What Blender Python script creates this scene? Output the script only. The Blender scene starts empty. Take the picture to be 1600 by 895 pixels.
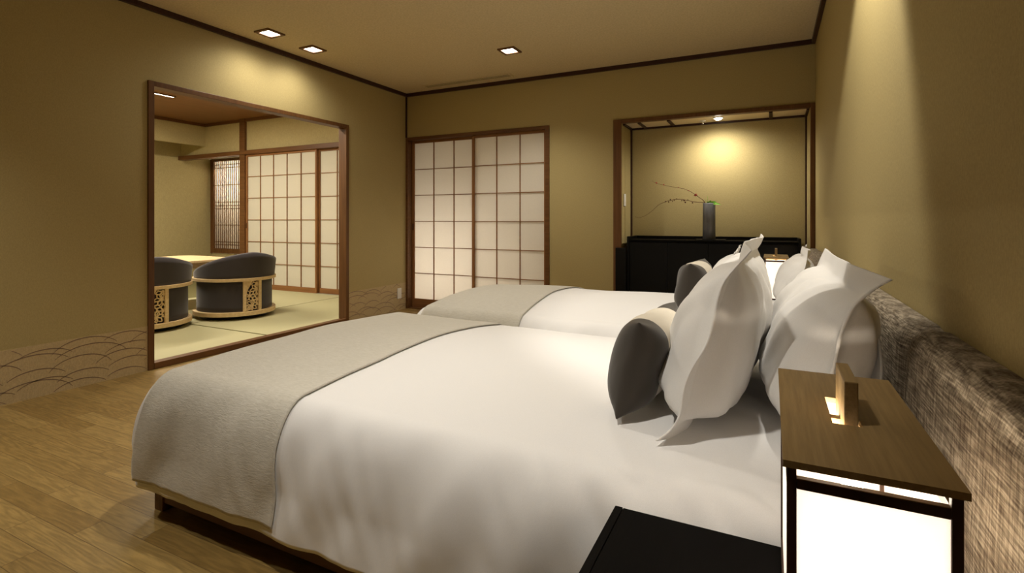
import bpy, bmesh, math, random
from mathutils import Vector, Matrix, noise
random.seed(7)
PI = math.pi
S = bpy.context.scene
COL = S.collection

# ------------------------------------------------------------------ camera, exposure, world
cam_d = bpy.data.cameras.new('camera')
cam = bpy.data.objects.new('camera', cam_d); COL.objects.link(cam)
cam.location = (0, 0, 1.05)
cam.rotation_euler = (PI/2, 0, math.radians(26.46))
cam_d.sensor_width = 36.0
cam_d.lens = 812.6/1600*36.0
cam_d.shift_y = (344.1-447.5)/1600.0
cam_d.clip_start = 0.02
S.camera = cam
S.view_settings.view_transform = 'Standard'
S.view_settings.look = 'None'
S.view_settings.gamma = 1.0
S.view_settings.use_curve_mapping = False
S.view_settings.exposure = 0.62
S.cycles.max_bounces = 10
S.cycles.diffuse_bounces = 5
S.cycles.transmission_bounces = 6
S.cycles.sample_clamp_indirect = 4.0
S.cycles.caustics_reflective = False
S.cycles.caustics_refractive = False
w = bpy.data.worlds.new('world'); S.world = w; w.use_nodes = True
w.node_tree.nodes['Background'].inputs[0].default_value = (0.02, 0.02, 0.025, 1)
w.node_tree.nodes['Background'].inputs[1].default_value = 0.3

WARM = (1.0, 0.935, 0.82)
def spot(name, loc, power, size=120, blend=1.0, rad=0.04, col=WARM, aim=(0, 0, -1)):
    d = bpy.data.lights.new(name, 'SPOT'); d.energy = power; d.spot_size = math.radians(size)
    d.spot_blend = blend; d.shadow_soft_size = rad; d.color = col
    o = bpy.data.objects.new(name, d); COL.objects.link(o); o.location = loc
    o.rotation_euler = Vector(aim).to_track_quat('-Z', 'Y').to_euler()
    return o
def area(name, loc, power, sx, sy, aim, col=WARM):
    d = bpy.data.lights.new(name, 'AREA'); d.energy = power; d.shape = 'RECTANGLE'; d.size = sx; d.size_y = sy
    d.color = col
    o = bpy.data.objects.new(name, d); COL.objects.link(o); o.location = loc
    o.rotation_euler = Vector(aim).to_track_quat('-Z', 'Y').to_euler()
    return o
def point(name, loc, power, rad=0.03, col=WARM):
    d = bpy.data.lights.new(name, 'POINT'); d.energy = power; d.shadow_soft_size = rad; d.color = col
    o = bpy.data.objects.new(name, d); COL.objects.link(o); o.location = loc
    return o
ZC = 2.555          # bedroom ceiling
# downlights: (x, y, power, cone, name of where)
DOWN = [(-3.60, 2.87, 11, 160), (-3.60, 3.31, 11, 160), (-2.07, 4.11, 44, 125),
        (-1.75, 1.75, 50, 110), (-0.85, 2.75, 22, 105), (0.0, 2.05, 68, 80), (-3.2, 0.2, 74, 112), (-0.7, 0.42, 72, 64)]  # last one is an unseen fill, tilted and narrowed to brighten the near pillows
for i, (x, y, p, sz) in enumerate(DOWN):
    spot('downlight_lamp', (x, y, ZC-0.03), p, sz, 0.35 if i == 5 else 0.9, 0.04, WARM, {5: (0.12, 0.32, -1), 7: (0, 0.35, -1)}.get(i, (0, 0, -1)))
spot('alcove_lamp', (-0.435, 5.05, 1.955), 27, 172, 1.0, 0.02, aim=(0, 0.05, -1))
# rooms behind the paper screens
area('corridor_lamp', (-3.55, 5.95, 0.55), 20, 1.0, .9, (0.05, -1, 0.05), (1, .95, .91))
area('garden_lamp', (-5.7, 6.7, 1.3), 20, 3.4, 2.2, (0, -1, 0), (1, .95, .84))
area('lattice_window_lamp', (-8.4, 6.35, 1.9), 60, 0.7, 0.5, (0, -1, -0.35), (1, .88, .74))
area('tatami_strip_lamp', (-6.75, 3.1, 2.585), 74, 0.05, 1.7, (0, 0, -1), (1, .88, .68))
area('tatami_strip_lamp', (-4.75, 3.1, 2.585), 29, 0.05, 1.7, (0, 0, -1), (1, .88, .68))  # unseen second strip, added for more light on the mats by the sill
spot('tokonoma_lamp', (-8.45, 3.2, 2.9), 50, 120, 1.0, 0.05)

# ------------------------------------------------------------------ materials
def nt(name):
    m = bpy.data.materials.new(name); m.use_nodes = True
    t = m.node_tree; b = t.nodes['Principled BSDF']
    return m, t, b
def srgb(r, g, b):
    f = lambda c: (c/255/12.92) if c/255 <= .04045 else ((c/255+.055)/1.055)**2.4
    return (f(r), f(g), f(b), 1)
def N(t, kind, **kw):
    n = t.nodes.new(kind)
    for k, v in kw.items():
        if k in n.inputs: n.inputs[k].default_value = v
        else: setattr(n, k, v)
    return n
def mapping(t, scale=(1, 1, 1), rot=(0, 0, 0), coord='Object'):
    tc = t.nodes.new('ShaderNodeTexCoord'); mp = t.nodes.new('ShaderNodeMapping')
    mp.inputs['Scale'].default_value = scale; mp.inputs['Rotation'].default_value = rot
    t.links.new(tc.outputs[coord], mp.inputs['Vector']); return mp
def plain(name, col, rough=.6, spec=.3, metal=0.0, bump=None, bscale=200, bstr=.1):
    m, t, b = nt(name)
    b.inputs['Base Color'].default_value = col; b.inputs['Roughness'].default_value = rough
    b.inputs['Specular IOR Level'].default_value = spec; b.inputs['Metallic'].default_value = metal
    nz = N(t, 'ShaderNodeTexNoise', Scale=bscale, Detail=3.0); mp = mapping(t, bump or (1, 1, 1))
    t.links.new(mp.outputs[0], nz.inputs['Vector'])
    bp = N(t, 'ShaderNodeBump', Strength=bstr, Distance=.002)
    t.links.new(nz.outputs[0], bp.inputs['Height']); t.links.new(bp.outputs[0], b.inputs['Normal'])
    return m
def two_tone(name, c1, c2, scale, stretch, rough=.7, spec=.2, lo=.35, hi=.65, bstr=.3, detail=4.0, bdist=.003):
    m, t, b = nt(name)
    mp = mapping(t, stretch)
    nz = N(t, 'ShaderNodeTexNoise', Scale=scale, Detail=detail, Roughness=.6)
    t.links.new(mp.outputs[0], nz.inputs['Vector'])
    cr = N(t, 'ShaderNodeValToRGB'); cr.color_ramp.elements[0].color = c1; cr.color_ramp.elements[1].color = c2
    cr.color_ramp.elements[0].position = lo; cr.color_ramp.elements[1].position = hi
    t.links.new(nz.outputs[0], cr.inputs[0]); t.links.new(cr.outputs[0], b.inputs['Base Color'])
    bp = N(t, 'ShaderNodeBump', Strength=bstr, Distance=bdist)
    t.links.new(nz.outputs[0], bp.inputs['Height']); t.links.new(bp.outputs[0], b.inputs['Normal'])
    b.inputs['Roughness'].default_value = rough; b.inputs['Specular IOR Level'].default_value = spec
    return m
def wallpaper(name, col, fine=260):
    m, t, b = nt(name)
    mp = mapping(t, (1, 1, 1))
    n1 = N(t, 'ShaderNodeTexNoise', Scale=fine, Detail=2.0); t.links.new(mp.outputs[0], n1.inputs['Vector'])
    mp2 = mapping(t, (1, 1, .45)); n2 = N(t, 'ShaderNodeTexNoise', Scale=fine*.8, Detail=1.0); t.links.new(mp2.outputs[0], n2.inputs['Vector'])
    ad = N(t, 'ShaderNodeMath', operation='ADD'); t.links.new(n1.outputs[0], ad.inputs[0]); t.links.new(n2.outputs[0], ad.inputs[1])
    cr = N(t, 'ShaderNodeValToRGB')
    cr.color_ramp.elements[0].color = (col[0]*.86, col[1]*.86, col[2]*.84, 1); cr.color_ramp.elements[1].color = (col[0]*1.1, col[1]*1.1, col[2]*1.12, 1)
    cr.color_ramp.elements[0].position = .3; cr.color_ramp.elements[1].position = .7
    ha = N(t, 'ShaderNodeMath', operation='MULTIPLY'); ha.inputs[1].default_value = .5
    t.links.new(ad.outputs[0], ha.inputs[0]); t.links.new(ha.outputs[0], cr.inputs[0]); t.links.new(cr.outputs[0], b.inputs['Base Color'])
    bp = N(t, 'ShaderNodeBump', Strength=.25, Distance=.001); t.links.new(ha.outputs[0], bp.inputs['Height']); t.links.new(bp.outputs[0], b.inputs['Normal'])
    b.inputs['Roughness'].default_value = .75; b.inputs['Specular IOR Level'].default_value = .25
    return m
def wood(name, c1, c2, axis='z', rough=.45, spec=.35, scale=14):
    st = {'x': (.05, 1, 1), 'y': (1, .05, 1), 'z': (1, 1, .05)}[axis]
    return two_tone(name, c1, c2, scale, tuple(s*3 for s in st), rough, spec, .3, .7, .08, 5.0, .001)
def paper(name, col, trans=.5, emit=None, estr=0):
    m, t, b = nt(name)
    out = t.nodes['Material Output']
    df = N(t, 'ShaderNodeBsdfDiffuse'); tr = N(t, 'ShaderNodeBsdfTranslucent')
    mp = mapping(t, (1, 1, 1)); nz = N(t, 'ShaderNodeTexNoise', Scale=60.0, Detail=4.0); t.links.new(mp.outputs[0], nz.inputs['Vector'])
    cr = N(t, 'ShaderNodeValToRGB'); cr.color_ramp.elements[0].color = (col[0]*.94, col[1]*.94, col[2]*.94, 1); cr.color_ramp.elements[1].color = col
    t.links.new(nz.outputs[0], cr.inputs[0])
    t.links.new(cr.outputs[0], df.inputs[0]); t.links.new(cr.outputs[0], tr.inputs[0])
    mx = N(t, 'ShaderNodeMixShader'); mx.inputs[0].default_value = trans
    t.links.new(df.outputs[0], mx.inputs[1]); t.links.new(tr.outputs[0], mx.inputs[2])
    last = mx
    if emit:
        em = N(t, 'ShaderNodeEmission'); em.inputs[0].default_value = emit; em.inputs[1].default_value = estr
        ad = N(t, 'ShaderNodeAddShader'); t.links.new(mx.outputs[0], ad.inputs[0]); t.links.new(em.outputs[0], ad.inputs[1]); last = ad
    t.links.new(last.outputs[0], out.inputs['Surface'])
    return m
def emissive(name, col, s):
    m, t, b = nt(name)
    b.inputs['Emission Color'].default_value = col; b.inputs['Emission Strength'].default_value = s
    b.inputs['Base Color'].default_value = (.8, .8, .8, 1)
    return m
def fabric(name, c, weave=700, rough=.9, sheen=.3, bstr=.25):
    m, t, b = nt(name)
    mp = mapping(t); nz = N(t, 'ShaderNodeTexNoise', Scale=weave, Detail=2.0); t.links.new(mp.outputs[0], nz.inputs['Vector'])
    mx = N(t, 'ShaderNodeValToRGB'); mx.color_ramp.elements[0].color = (c[0]*.85, c[1]*.85, c[2]*.85, 1); mx.color_ramp.elements[1].color = (min(1, c[0]*1.08), min(1, c[1]*1.08), min(1, c[2]*1.08), 1)
    t.links.new(nz.outputs[0], mx.inputs[0]); t.links.new(mx.outputs[0], b.inputs['Base Color'])
    bp = N(t, 'ShaderNodeBump', Strength=bstr, Distance=.001); t.links.new(nz.outputs[0], bp.inputs['Height']); t.links.new(bp.outputs[0], b.inputs['Normal'])
    b.inputs['Roughness'].default_value = rough; b.inputs['Specular IOR Level'].default_value = .1
    b.inputs['Sheen Weight'].default_value = sheen
    return m

M = {}
WALLC = (.42, .335, .15)
M['wall'] = wallpaper('olive_wallpaper', WALLC)
M['wall_t'] = wallpaper('tatami_room_plaster', (.43, .36, .18), 120)
M['ceiling'] = wallpaper('ceiling_paper', (.62, .51, .31), 90)
M['dark_trim'] = wood('dark_cornice_wood', (.030, .010, .006, 1), (.055, .020, .011, 1), 'x')
M['frame_z'] = wood('reddish_frame_wood_upright', (.095, .038, .010, 1), (.155, .068, .021, 1), 'z')
M['frame_x'] = wood('reddish_frame_wood_level', (.095, .038, .010, 1), (.155, .068, .021, 1), 'x')
M['frame_y'] = wood('reddish_frame_wood_sill', (.095, .038, .010, 1), (.155, .068, .021, 1), 'y')
M['shoji_z'] = wood('screen_wood_upright', (.20, .085, .028, 1), (.30, .14, .05, 1), 'z')
M['shoji_x'] = wood('screen_wood_level', (.20, .085, .028, 1), (.30, .14, .05, 1), 'x')
M['tat_ceil'] = wood('cedar_ceiling', (.17, .075, .025, 1), (.24, .11, .04, 1), 'y')
M['light_wood'] = wood('light_ash_wood', (.62, .45, .24, 1), (.74, .57, .34, 1), 'x', .5)
M['paper'] = paper('screen_paper', (.86, .82, .74, 1), .45)
M['paper_t'] = paper('screen_paper_garden', (.80, .77, .68, 1), .45)
M['lamp_paper'] = paper('lamp_paper', (.9, .86, .8, 1), .5, (1, .94, .88, 1), .22)
M['black'] = plain('black_lacquer', (.003, .0025, .002, 1), .4, .2, bstr=.02)
M['black_wood'] = plain('black_oak', (.0025, .002, .0016, 1), .55, .06, bump=(1, .05, 1), bstr=.25)
M['sheet'] = fabric('white_cotton', (.79, .78, .775), 900, .75, .2, .05)
M['lin'] = fabric('white_pillow_cotton', (.80, .785, .765), 900, .75, .2, .08)
M['velvet'] = fabric('grey_velvet', (.050, .042, .034), 900, .6, .25, .1)
M['cream'] = fabric('cream_cotton', (.72, .66, .55), 700, .85, .2, .15)
M['chair_dark'] = fabric('charcoal_upholstery', (.060, .054, .065), 350, .9, .3, .3)
M['chair_blue'] = fabric('blue_grey_upholstery', (.16, .19, .21), 350, .9, .3, .3)
M['plastic'] = plain('white_plastic', (.75, .73, .68, 1), .4, .4, bstr=.02)
M['glow'] = emissive('downlight_glow', (1, .93, .82, 1), 14)
M['glow_s'] = emissive('strip_glow', (1, .90, .70, 1), 4)
M['bulb'] = emissive('bulb_glow', (1, .90, .75, 1), 25)
M['brass'] = plain('brushed_metal', (.55, .5, .42, 1), .3, .5, 1.0, bstr=.02)
M['line'] = plain('wave_line_ink', (.25, .175, .12, 1), .7, .2, bstr=.02)
M['band'] = wallpaper('dado_paper', (.50, .385, .21), 200)
M['green'] = plain('leaf_green', (.22, .50, .05, 1), .5, .3)
M['twig'] = plain('twig_brown', (.10, .035, .02, 1), .7, .2)
M['berry'] = plain('red_bud', (.35, .05, .03, 1), .5, .3)
M['vase'] = two_tone('pewter_vase', (.08, .08, .085, 1), (.17, .17, .175, 1), 25, (1, 1, .25), .38, .5, .3, .7, .15)
M['corr'] = plain('corridor_plaster', (.7, .66, .58, 1), .8, .2)
M['slot'] = plain('vent_slot', (.05, .035, .02, 1), .7, .2)

def oak_floor():
    m, t, b = nt('oak_floor')
    tc = t.nodes.new('ShaderNodeTexCoord')
    bk = N(t, 'ShaderNodeTexBrick'); bk.inputs['Scale'].default_value = 1.0
    bk.inputs['Brick Width'].default_value = .62; bk.inputs['Row Height'].default_value = .09
    bk.inputs['Mortar Size'].default_value = .0011; bk.inputs['Mortar Smooth'].default_value = .1
    bk.inputs['Color1'].default_value = (0, 0, 0, 1); bk.inputs['Color2'].default_value = (1, 1, 1, 1); bk.inputs['Mortar'].default_value = (.5, .5, .5, 1)
    bk.offset = .37; bk.offset_frequency = 2; bk.squash = 1.25; bk.squash_frequency = 3
    t.links.new(tc.outputs['Object'], bk.inputs['Vector'])
    sx = t.nodes.new('ShaderNodeSeparateXYZ'); t.links.new(tc.outputs['Object'], sx.inputs[0])
    # grain: stretched noise, offset per plank
    cmb = t.nodes.new('ShaderNodeCombineXYZ')
    mul = N(t, 'ShaderNodeMath', operation='MULTIPLY'); mul.inputs[1].default_value = 13.0
    t.links.new(bk.outputs['Color'], mul.inputs[0])
    mx_ = N(t, 'ShaderNodeMath', operation='MULTIPLY'); mx_.inputs[1].default_value = 1.3; t.links.new(sx.outputs[0], mx_.inputs[0])
    my_ = N(t, 'ShaderNodeMath', operation='MULTIPLY'); my_.inputs[1].default_value = 13; t.links.new(sx.outputs[1], my_.inputs[0])
    t.links.new(mx_.outputs[0], cmb.inputs[0]); t.links.new(my_.outputs[0], cmb.inputs[1]); t.links.new(mul.outputs[0], cmb.inputs[2])
    nz = N(t, 'ShaderNodeTexNoise', Scale=1.3, Detail=2.0, Roughness=.5); t.links.new(cmb.outputs[0], nz.inputs['Vector'])
    rg = N(t, 'ShaderNodeMath', operation='MULTIPLY'); rg.inputs[1].default_value = 60; t.links.new(nz.outputs[0], rg.inputs[0])
    sn = N(t, 'ShaderNodeMath', operation='SINE'); t.links.new(rg.outputs[0], sn.inputs[0])
    fine = N(t, 'ShaderNodeTexNoise', Scale=9.0, Detail=6.0, Roughness=.7); t.links.new(cmb.outputs[0], fine.inputs['Vector'])
    cr = N(t, 'ShaderNodeValToRGB'); e = cr.color_ramp.elements
    e[0].position = 0; e[0].color = (.235, .145, .042, 1); e[1].position = 1; e[1].color = (.335, .222, .074, 1)
    t.links.new(bk.outputs['Color'], cr.inputs[0])
    g = N(t, 'ShaderNodeMapRange'); g.inputs['From Min'].default_value = -1; g.inputs['From Max'].default_value = 1; g.inputs['To Min'].default_value = .84; g.inputs['To Max'].default_value = 1.05
    t.links.new(sn.outputs[0], g.inputs[0])
    g2 = N(t, 'ShaderNodeMapRange'); g2.inputs['From Min'].default_value = .3; g2.inputs['From Max'].default_value = .7; g2.inputs['To Min'].default_value = .80; g2.inputs['To Max'].default_value = 1.15
    t.links.new(fine.outputs[0], g2.inputs[0])
    gm = N(t, 'ShaderNodeMath', operation='MULTIPLY'); t.links.new(g.outputs[0], gm.inputs[0]); t.links.new(g2.outputs[0], gm.inputs[1])
    vm = N(t, 'ShaderNodeVectorMath', operation='SCALE'); t.links.new(cr.outputs[0], vm.inputs[0]); t.links.new(gm.outputs[0], vm.inputs['Scale'])
    mo = N(t, 'ShaderNodeMix', data_type='RGBA'); mo.inputs[7].default_value = (.09, .05, .02, 1)
    fm = N(t, 'ShaderNodeMath', operation='MULTIPLY'); fm.inputs[1].default_value = .75; t.links.new(bk.outputs['Fac'], fm.inputs[0])
    t.links.new(fm.outputs[0], mo.inputs[0]); t.links.new(vm.outputs[0], mo.inputs[6]); t.links.new(mo.outputs[2], b.inputs['Base Color'])
    b.inputs['Roughness'].default_value = .42; b.inputs['Specular IOR Level'].default_value = .35
    bp = N(t, 'ShaderNodeBump', Strength=.12, Distance=.001); t.links.new(gm.outputs[0], bp.inputs['Height']); t.links.new(bp.outputs[0], b.inputs['Normal'])
    return m
M['floor'] = oak_floor()
def tatami_mat(name, axis):
    m, t, b = nt(name)
    mp = mapping(t, (1, 1, 1)); sc = N(t, 'ShaderNodeTexWave', Scale=60.0, Distortion=.6, Detail=1.0)
    sc.bands_direction = axis; t.links.new(mp.outputs[0], sc.inputs['Vector'])
    cr = N(t, 'ShaderNodeValToRGB'); cr.color_ramp.elements[0].color = (.41, .385, .225, 1); cr.color_ramp.elements[1].color = (.51, .485, .30, 1)
    t.links.new(sc.outputs[0], cr.inputs[0]); t.links.new(cr.outputs[0], b.inputs['Base Color'])
    b.inputs['Roughness'].default_value = .6; b.inputs['Specular IOR Level'].default_value = .25
    bp = N(t, 'ShaderNodeBump', Strength=.2, Distance=.001); t.links.new(sc.outputs[0], bp.inputs['Height']); t.links.new(bp.outputs[0], b.inputs['Normal'])
    return m
M['tat_x'] = tatami_mat('tatami_rush', 'X'); M['tat_y'] = tatami_mat('tatami_rush_cross', 'Y')
M['tat_edge'] = plain('tatami_border_green', (.16, .15, .06, 1), .8, .1)
def headboard_mat():
    m, t, b = nt('headboard_weave')
    mp = mapping(t, (8, 20, 300)); n1 = N(t, 'ShaderNodeTexNoise', Scale=1.0, Detail=1.5, Roughness=.5); t.links.new(mp.outputs[0], n1.inputs['Vector'])
    mp2 = mapping(t, (200, 200, 14)); n2 = N(t, 'ShaderNodeTexNoise', Scale=1.0, Detail=2.0); t.links.new(mp2.outputs[0], n2.inputs['Vector'])
    ha = N(t, 'ShaderNodeMix', data_type='FLOAT'); ha.inputs[0].default_value = .42; t.links.new(n1.outputs[0], ha.inputs[2]); t.links.new(n2.outputs[0], ha.inputs[3])
    cr = N(t, 'ShaderNodeValToRGB'); e = cr.color_ramp.elements
    e[0].position = .34; e[0].color = (.075, .055, .038, 1); e[1].position = .66; e[1].color = (.42, .36, .275, 1)
    m2 = e.new(.5); m2.color = (.20, .165, .12, 1)
    t.links.new(ha.outputs[0], cr.inputs[0]); t.links.new(cr.outputs[0], b.inputs['Base Color'])
    b.inputs['Roughness'].default_value = .9; b.inputs['Specular IOR Level'].default_value = .1
    bp = N(t, 'ShaderNodeBump', Strength=.7, Distance=.003); t.links.new(ha.outputs[0], bp.inputs['Height']); t.links.new(bp.outputs[0], b.inputs['Normal'])
    return m
M['headboard'] = headboard_mat()
def runner_mat():
    m, t, b = nt('runner_jacquard')
    mp = mapping(t, (24, 120, 120)); n1 = N(t, 'ShaderNodeTexNoise', Scale=1.6, Detail=4.0, Roughness=.65, Distortion=.8); t.links.new(mp.outputs[0], n1.inputs['Vector'])
    cr = N(t, 'ShaderNodeValToRGB'); e = cr.color_ramp.elements
    e[0].position = .25; e[0].color = (.46, .43, .36, 1); e[1].position = .75; e[1].color = (.62, .59, .52, 1)
    t.links.new(n1.outputs[0], cr.inputs[0]); t.links.new(cr.outputs[0], b.inputs['Base Color'])
    b.inputs['Roughness'].default_value = .62; b.inputs['Specular IOR Level'].default_value = .3; b.inputs['Sheen Weight'].default_value = .3
    bp = N(t, 'ShaderNodeBump', Strength=.45, Distance=.004); t.links.new(n1.outputs[0], bp.inputs['Height']); t.links.new(bp.outputs[0], b.inputs['Normal'])
    return m
M['runner'] = runner_mat()

# ------------------------------------------------------------------ mesh helpers
class MB:
    def __init__(s): s.v = []; s.f = []; s.mi = []
    def add(s, vs, fs, mi=0):
        o = len(s.v); s.v += [tuple(v) for v in vs]
        for f in fs: s.f.append(tuple(i+o for i in f)); s.mi.append(mi)
        return s
    def box(s, x0, x1, y0, y1, z0, z1, mi=0):
        v = [(x, y, z) for z in (z0, z1) for y in (y0, y1) for x in (x0, x1)]
        return s.add(v, [(0, 2, 3, 1), (4, 5, 7, 6), (0, 1, 5, 4), (2, 6, 7, 3), (0, 4, 6, 2), (1, 3, 7, 5)], mi)
    def tube(s, pts, r, n=6, mi=0):
        pts = [Vector(p) for p in pts]; rr = r if isinstance(r, (list, tuple)) else [r]*len(pts)
        vs = []
        for i, p in enumerate(pts):
            d = (pts[min(i+1, len(pts)-1)]-pts[max(i-1, 0)]).normalized()
            a = d.orthogonal().normalized() if i == 0 else (pa - d*pa.dot(d)).normalized()
            pa = a; b2 = d.cross(a)
            for k in range(n):
                vs.append(p + (a*math.cos(2*PI*k/n)+b2*math.sin(2*PI*k/n))*rr[i])
        fs = []
        for i in range(len(pts)-1):
            for k in range(n):
                k2 = (k+1) % n
                fs.append((i*n+k, i*n+k2, (i+1)*n+k2, (i+1)*n+k))
        fs.append(tuple(range(n))[::-1]); fs.append(tuple((len(pts)-1)*n+k for k in range(n)))
        return s.add(vs, fs, mi)
    def lathe(s, prof, c=(0, 0), n=32, mi=0):
        vs = []; fs = []
        for (r, z) in prof:
            for k in range(n): vs.append((c[0]+r*math.cos(2*PI*k/n), c[1]+r*math.sin(2*PI*k/n), z))
        for i in range(len(prof)-1):
            for k in range(n):
                k2 = (k+1) % n
                fs.append((i*n+k, i*n+k2, (i+1)*n+k2, (i+1)*n+k))
        fs.append(tuple(range(n))[::-1]); fs.append(tuple((len(prof)-1)*n+k for k in range(n)))
        return s.add(vs, fs, mi)
def obj(name, mb, mats, parent=None, bevel=0, smooth=False, recalc=True):
    me = bpy.data.meshes.new(name)
    me.from_pydata(mb.v, [], mb.f)
    if not isinstance(mats, (list, tuple)): mats = [mats]
    for m in mats: me.materials.append(m)
    for p, i in zip(me.polygons, mb.mi): p.material_index = i; p.use_smooth = smooth
    if recalc:
        bm = bmesh.new(); bm.from_mesh(me); bmesh.ops.recalc_face_normals(bm, faces=bm.faces); bm.to_mesh(me); bm.free()
    me.update()
    o = bpy.data.objects.new(name, me); COL.objects.link(o)
    # parts are given in world coordinates: store them relative to the thing's base
    if parent is not None:
        off = Vector(parent.location); q = parent
        while q.parent is not None: q = q.parent; off += Vector(q.location)
        me.transform(Matrix.Translation(-off)); o.parent = parent
    else:
        # origin at the base centre of its own mesh
        bb = [Vector(c) for c in o.bound_box]
        c = sum(bb, Vector())/8; c.z = min(b.z for b in bb)
        me.transform(Matrix.Translation(-c)); o.location = c
    if bevel:
        md = o.modifiers.new('bevel', 'BEVEL'); md.width = bevel; md.segments = 2; md.limit_method = 'ANGLE'
    return o
def struct(name, mb, mats, bevel=0, keep_origin=True, smooth=False):
    o = obj(name, mb, mats, None, bevel, smooth)
    if keep_origin:
        l = Vector(o.location); o.data.transform(Matrix.Translation(l)); o.location = (0, 0, 0)
    o['kind'] = 'structure'; return o
def tag(o, label, cat, group=None):
    o['label'] = label; o['category'] = cat
    if group: o['group'] = group
    return o
def thing(name, loc, label, cat, group=None):
    o = bpy.data.objects.new(name, None); COL.objects.link(o); o.location = loc; o.empty_display_size = .05
    return tag(o, label, cat, group)
def dup(root, loc, rz, label):
    r = root.copy(); COL.objects.link(r); r.location = loc; r.rotation_euler = (0, 0, rz); r['label'] = label
    for ch in list(root.children):
        c = ch.copy(); COL.objects.link(c); c.parent = r
        for g in list(ch.children):
            d = g.copy(); COL.objects.link(d); d.parent = c
    return r

# ------------------------------------------------------------------ room shell
XL, XR, YB, YF = -3.90, 0.332, 5.00, -1.70
struct('floor', MB().box(XL-.12, XR+.1, YF-.1, YB, -.06, 0), M['floor'])
struct('ceiling', MB().box(XL-.12, XR+.1, YF-.1, YB+.1, ZC, ZC+.08), M['ceiling'])
OY0, OY1, OZ = 2.118, 4.046, 2.03
TH = .085
b = MB(); b.box(XL-TH, XL, YF-.1, OY0, 0, ZC+.08); b.box(XL-TH, XL, OY1, YB+.1, 0, ZC+.08); b.box(XL-TH, XL, OY0, OY1, OZ, ZC+.08)
struct('wall_left', b, M['wall'])
SX0, SX1, SZ = XL, -2.054, 2.033   # back shoji opening
AX0, AX1, AZ = -1.376, XR, 2.028   # alcove frame outer
b = MB(); b.box(XL, SX1, YB, YB+.12, SZ, ZC); b.box(SX1, -1.297, YB, YB+.12, 0, ZC); b.box(-1.297, XR+.1, YB, YB+.12, AZ-.03, ZC); b.box(.292, XR+.1, YB, YB+.12, 0, AZ-.03)
struct('wall_back', b, M['wall'])
struct('wall_right', MB().box(XR, XR+.1, YF-.1, YB, 0, ZC+.08), M['wall'])
struct('wall_front', MB().box(XL, XR, YF-.1, YF, 0, ZC), M['wall'])
# alcove
ax0, ax1, ay, az = -1.295, .290, 5.36, 1.995
b = MB()
b.box(ax0-.04, ax1+.12, ay, ay+.05, 0, 2.12); b.box(ax0-.06, ax0, YB+.12, ay+.05, 0, 2.12); b.box(ax1, ax1+.12, YB+.121, ay+.05, 0, 2.12)
struct('wall_alcove', b, M['wall'])
b = MB(); b.box(ax0, ax1, YB+.03, ay, az, az+.05)
struct('ceiling_alcove', b, plain('alcove_ceiling_board', (.72, .60, .40, 1), .6, .2))
b = MB(); b.box(ax0, ax1, ay-.02, ay, az-.018, az); b.box(ax0, ax0+.02, YB+.04, ay, az-.018, az); b.box(ax1-.018, ax1, YB+.04, ay, az-.018, az)
b.box(ax0, ax0+.016, ay-.016, ay, 0, az); b.box(ax1-.014, ax1, ay-.014, ay, 0, az)
for x in (-1.14, -.865, .0): b.box(x-.014, x+.014, YB+.04, ay, az-.012, az)
struct('trim_1', b, M['dark_trim'])
b = MB(); b.box(AX0, AX0+.078, YB-.022, YB+.05, 0, AZ); b.box(XR-.036, XR-.001, YB-.018, YB+.05, 0, AZ); b.box(AX0+.078, XR-.036, YB-.018, YB+.05, AZ-.036, AZ)
struct('trim_2', b, M['frame_z'], .003)
# cornices
zb = 2.517
struct('trim_3', MB().box(XL, XL+.028, YF, YB, zb, ZC), M['dark_trim'], .002)
struct('trim_4', MB().box(XL+.028, XR-.028, YB-.028, YB, zb, ZC), M['dark_trim'], .002)
struct('trim_5', MB().box(XR-.028, XR, YF, YB, zb, ZC), M['dark_trim'], .002)
struct('trim_6', MB().box(XL, XL+.016, YB-.016, YB, SZ, zb), M['dark_trim'])
# opening frame to the tatami room
b = MB(); w_ = .040
for (a0, a1) in ((OY0, OY0+w_), (OY1-w_, OY1)): b.box(XL-TH-.006, XL+.014, a0, a1, 0, OZ)
b.box(XL-TH-.006, XL+.014, OY0+w_, OY1-w_, OZ-.036, OZ)
struct('door_1', b, M['frame_z'], .003)
b = MB(); b.box(XL-.02, XL+.014, OY0+w_, OY1-w_, 0, .046); b.box(XL-TH-.006, XL-.02, OY0+w_, OY1-w_, 0, .038)
struct('trim_7', b, M['frame_y'], .003)
# frame of the bedroom screens
b = MB(); b.box(XL, XL+.03, YB-.012, YB+.13, 0, SZ); b.box(SX1-.046, SX1, YB-.012, YB+.13, 0, SZ); b.box(XL+.03, SX1-.046, YB-.012, YB+.13, SZ-.035, SZ)
b.box(XL+.03, SX1-.046, YB, YB+.13, 0, .012)
struct('door_2', b, M['frame_x'], .002)
# corridor behind the screens
b = MB(); b.box(XL-.1, -1.45, 6.3, 6.35, 0, 2.4); b.box(XL-.1, XL-.05, YB+.13, 6.3, 0, 2.4); b.box(-1.5, -1.45, YB+.13, 6.3, 0, 2.4); b.box(XL-.1, -1.45, YB+.13, 6.35, 2.4, 2.45); b.box(XL-.1, -1.45, YB+.13, 6.35, -.05, -.001)
struct('wall_corridor', b, M['corr'])

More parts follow.
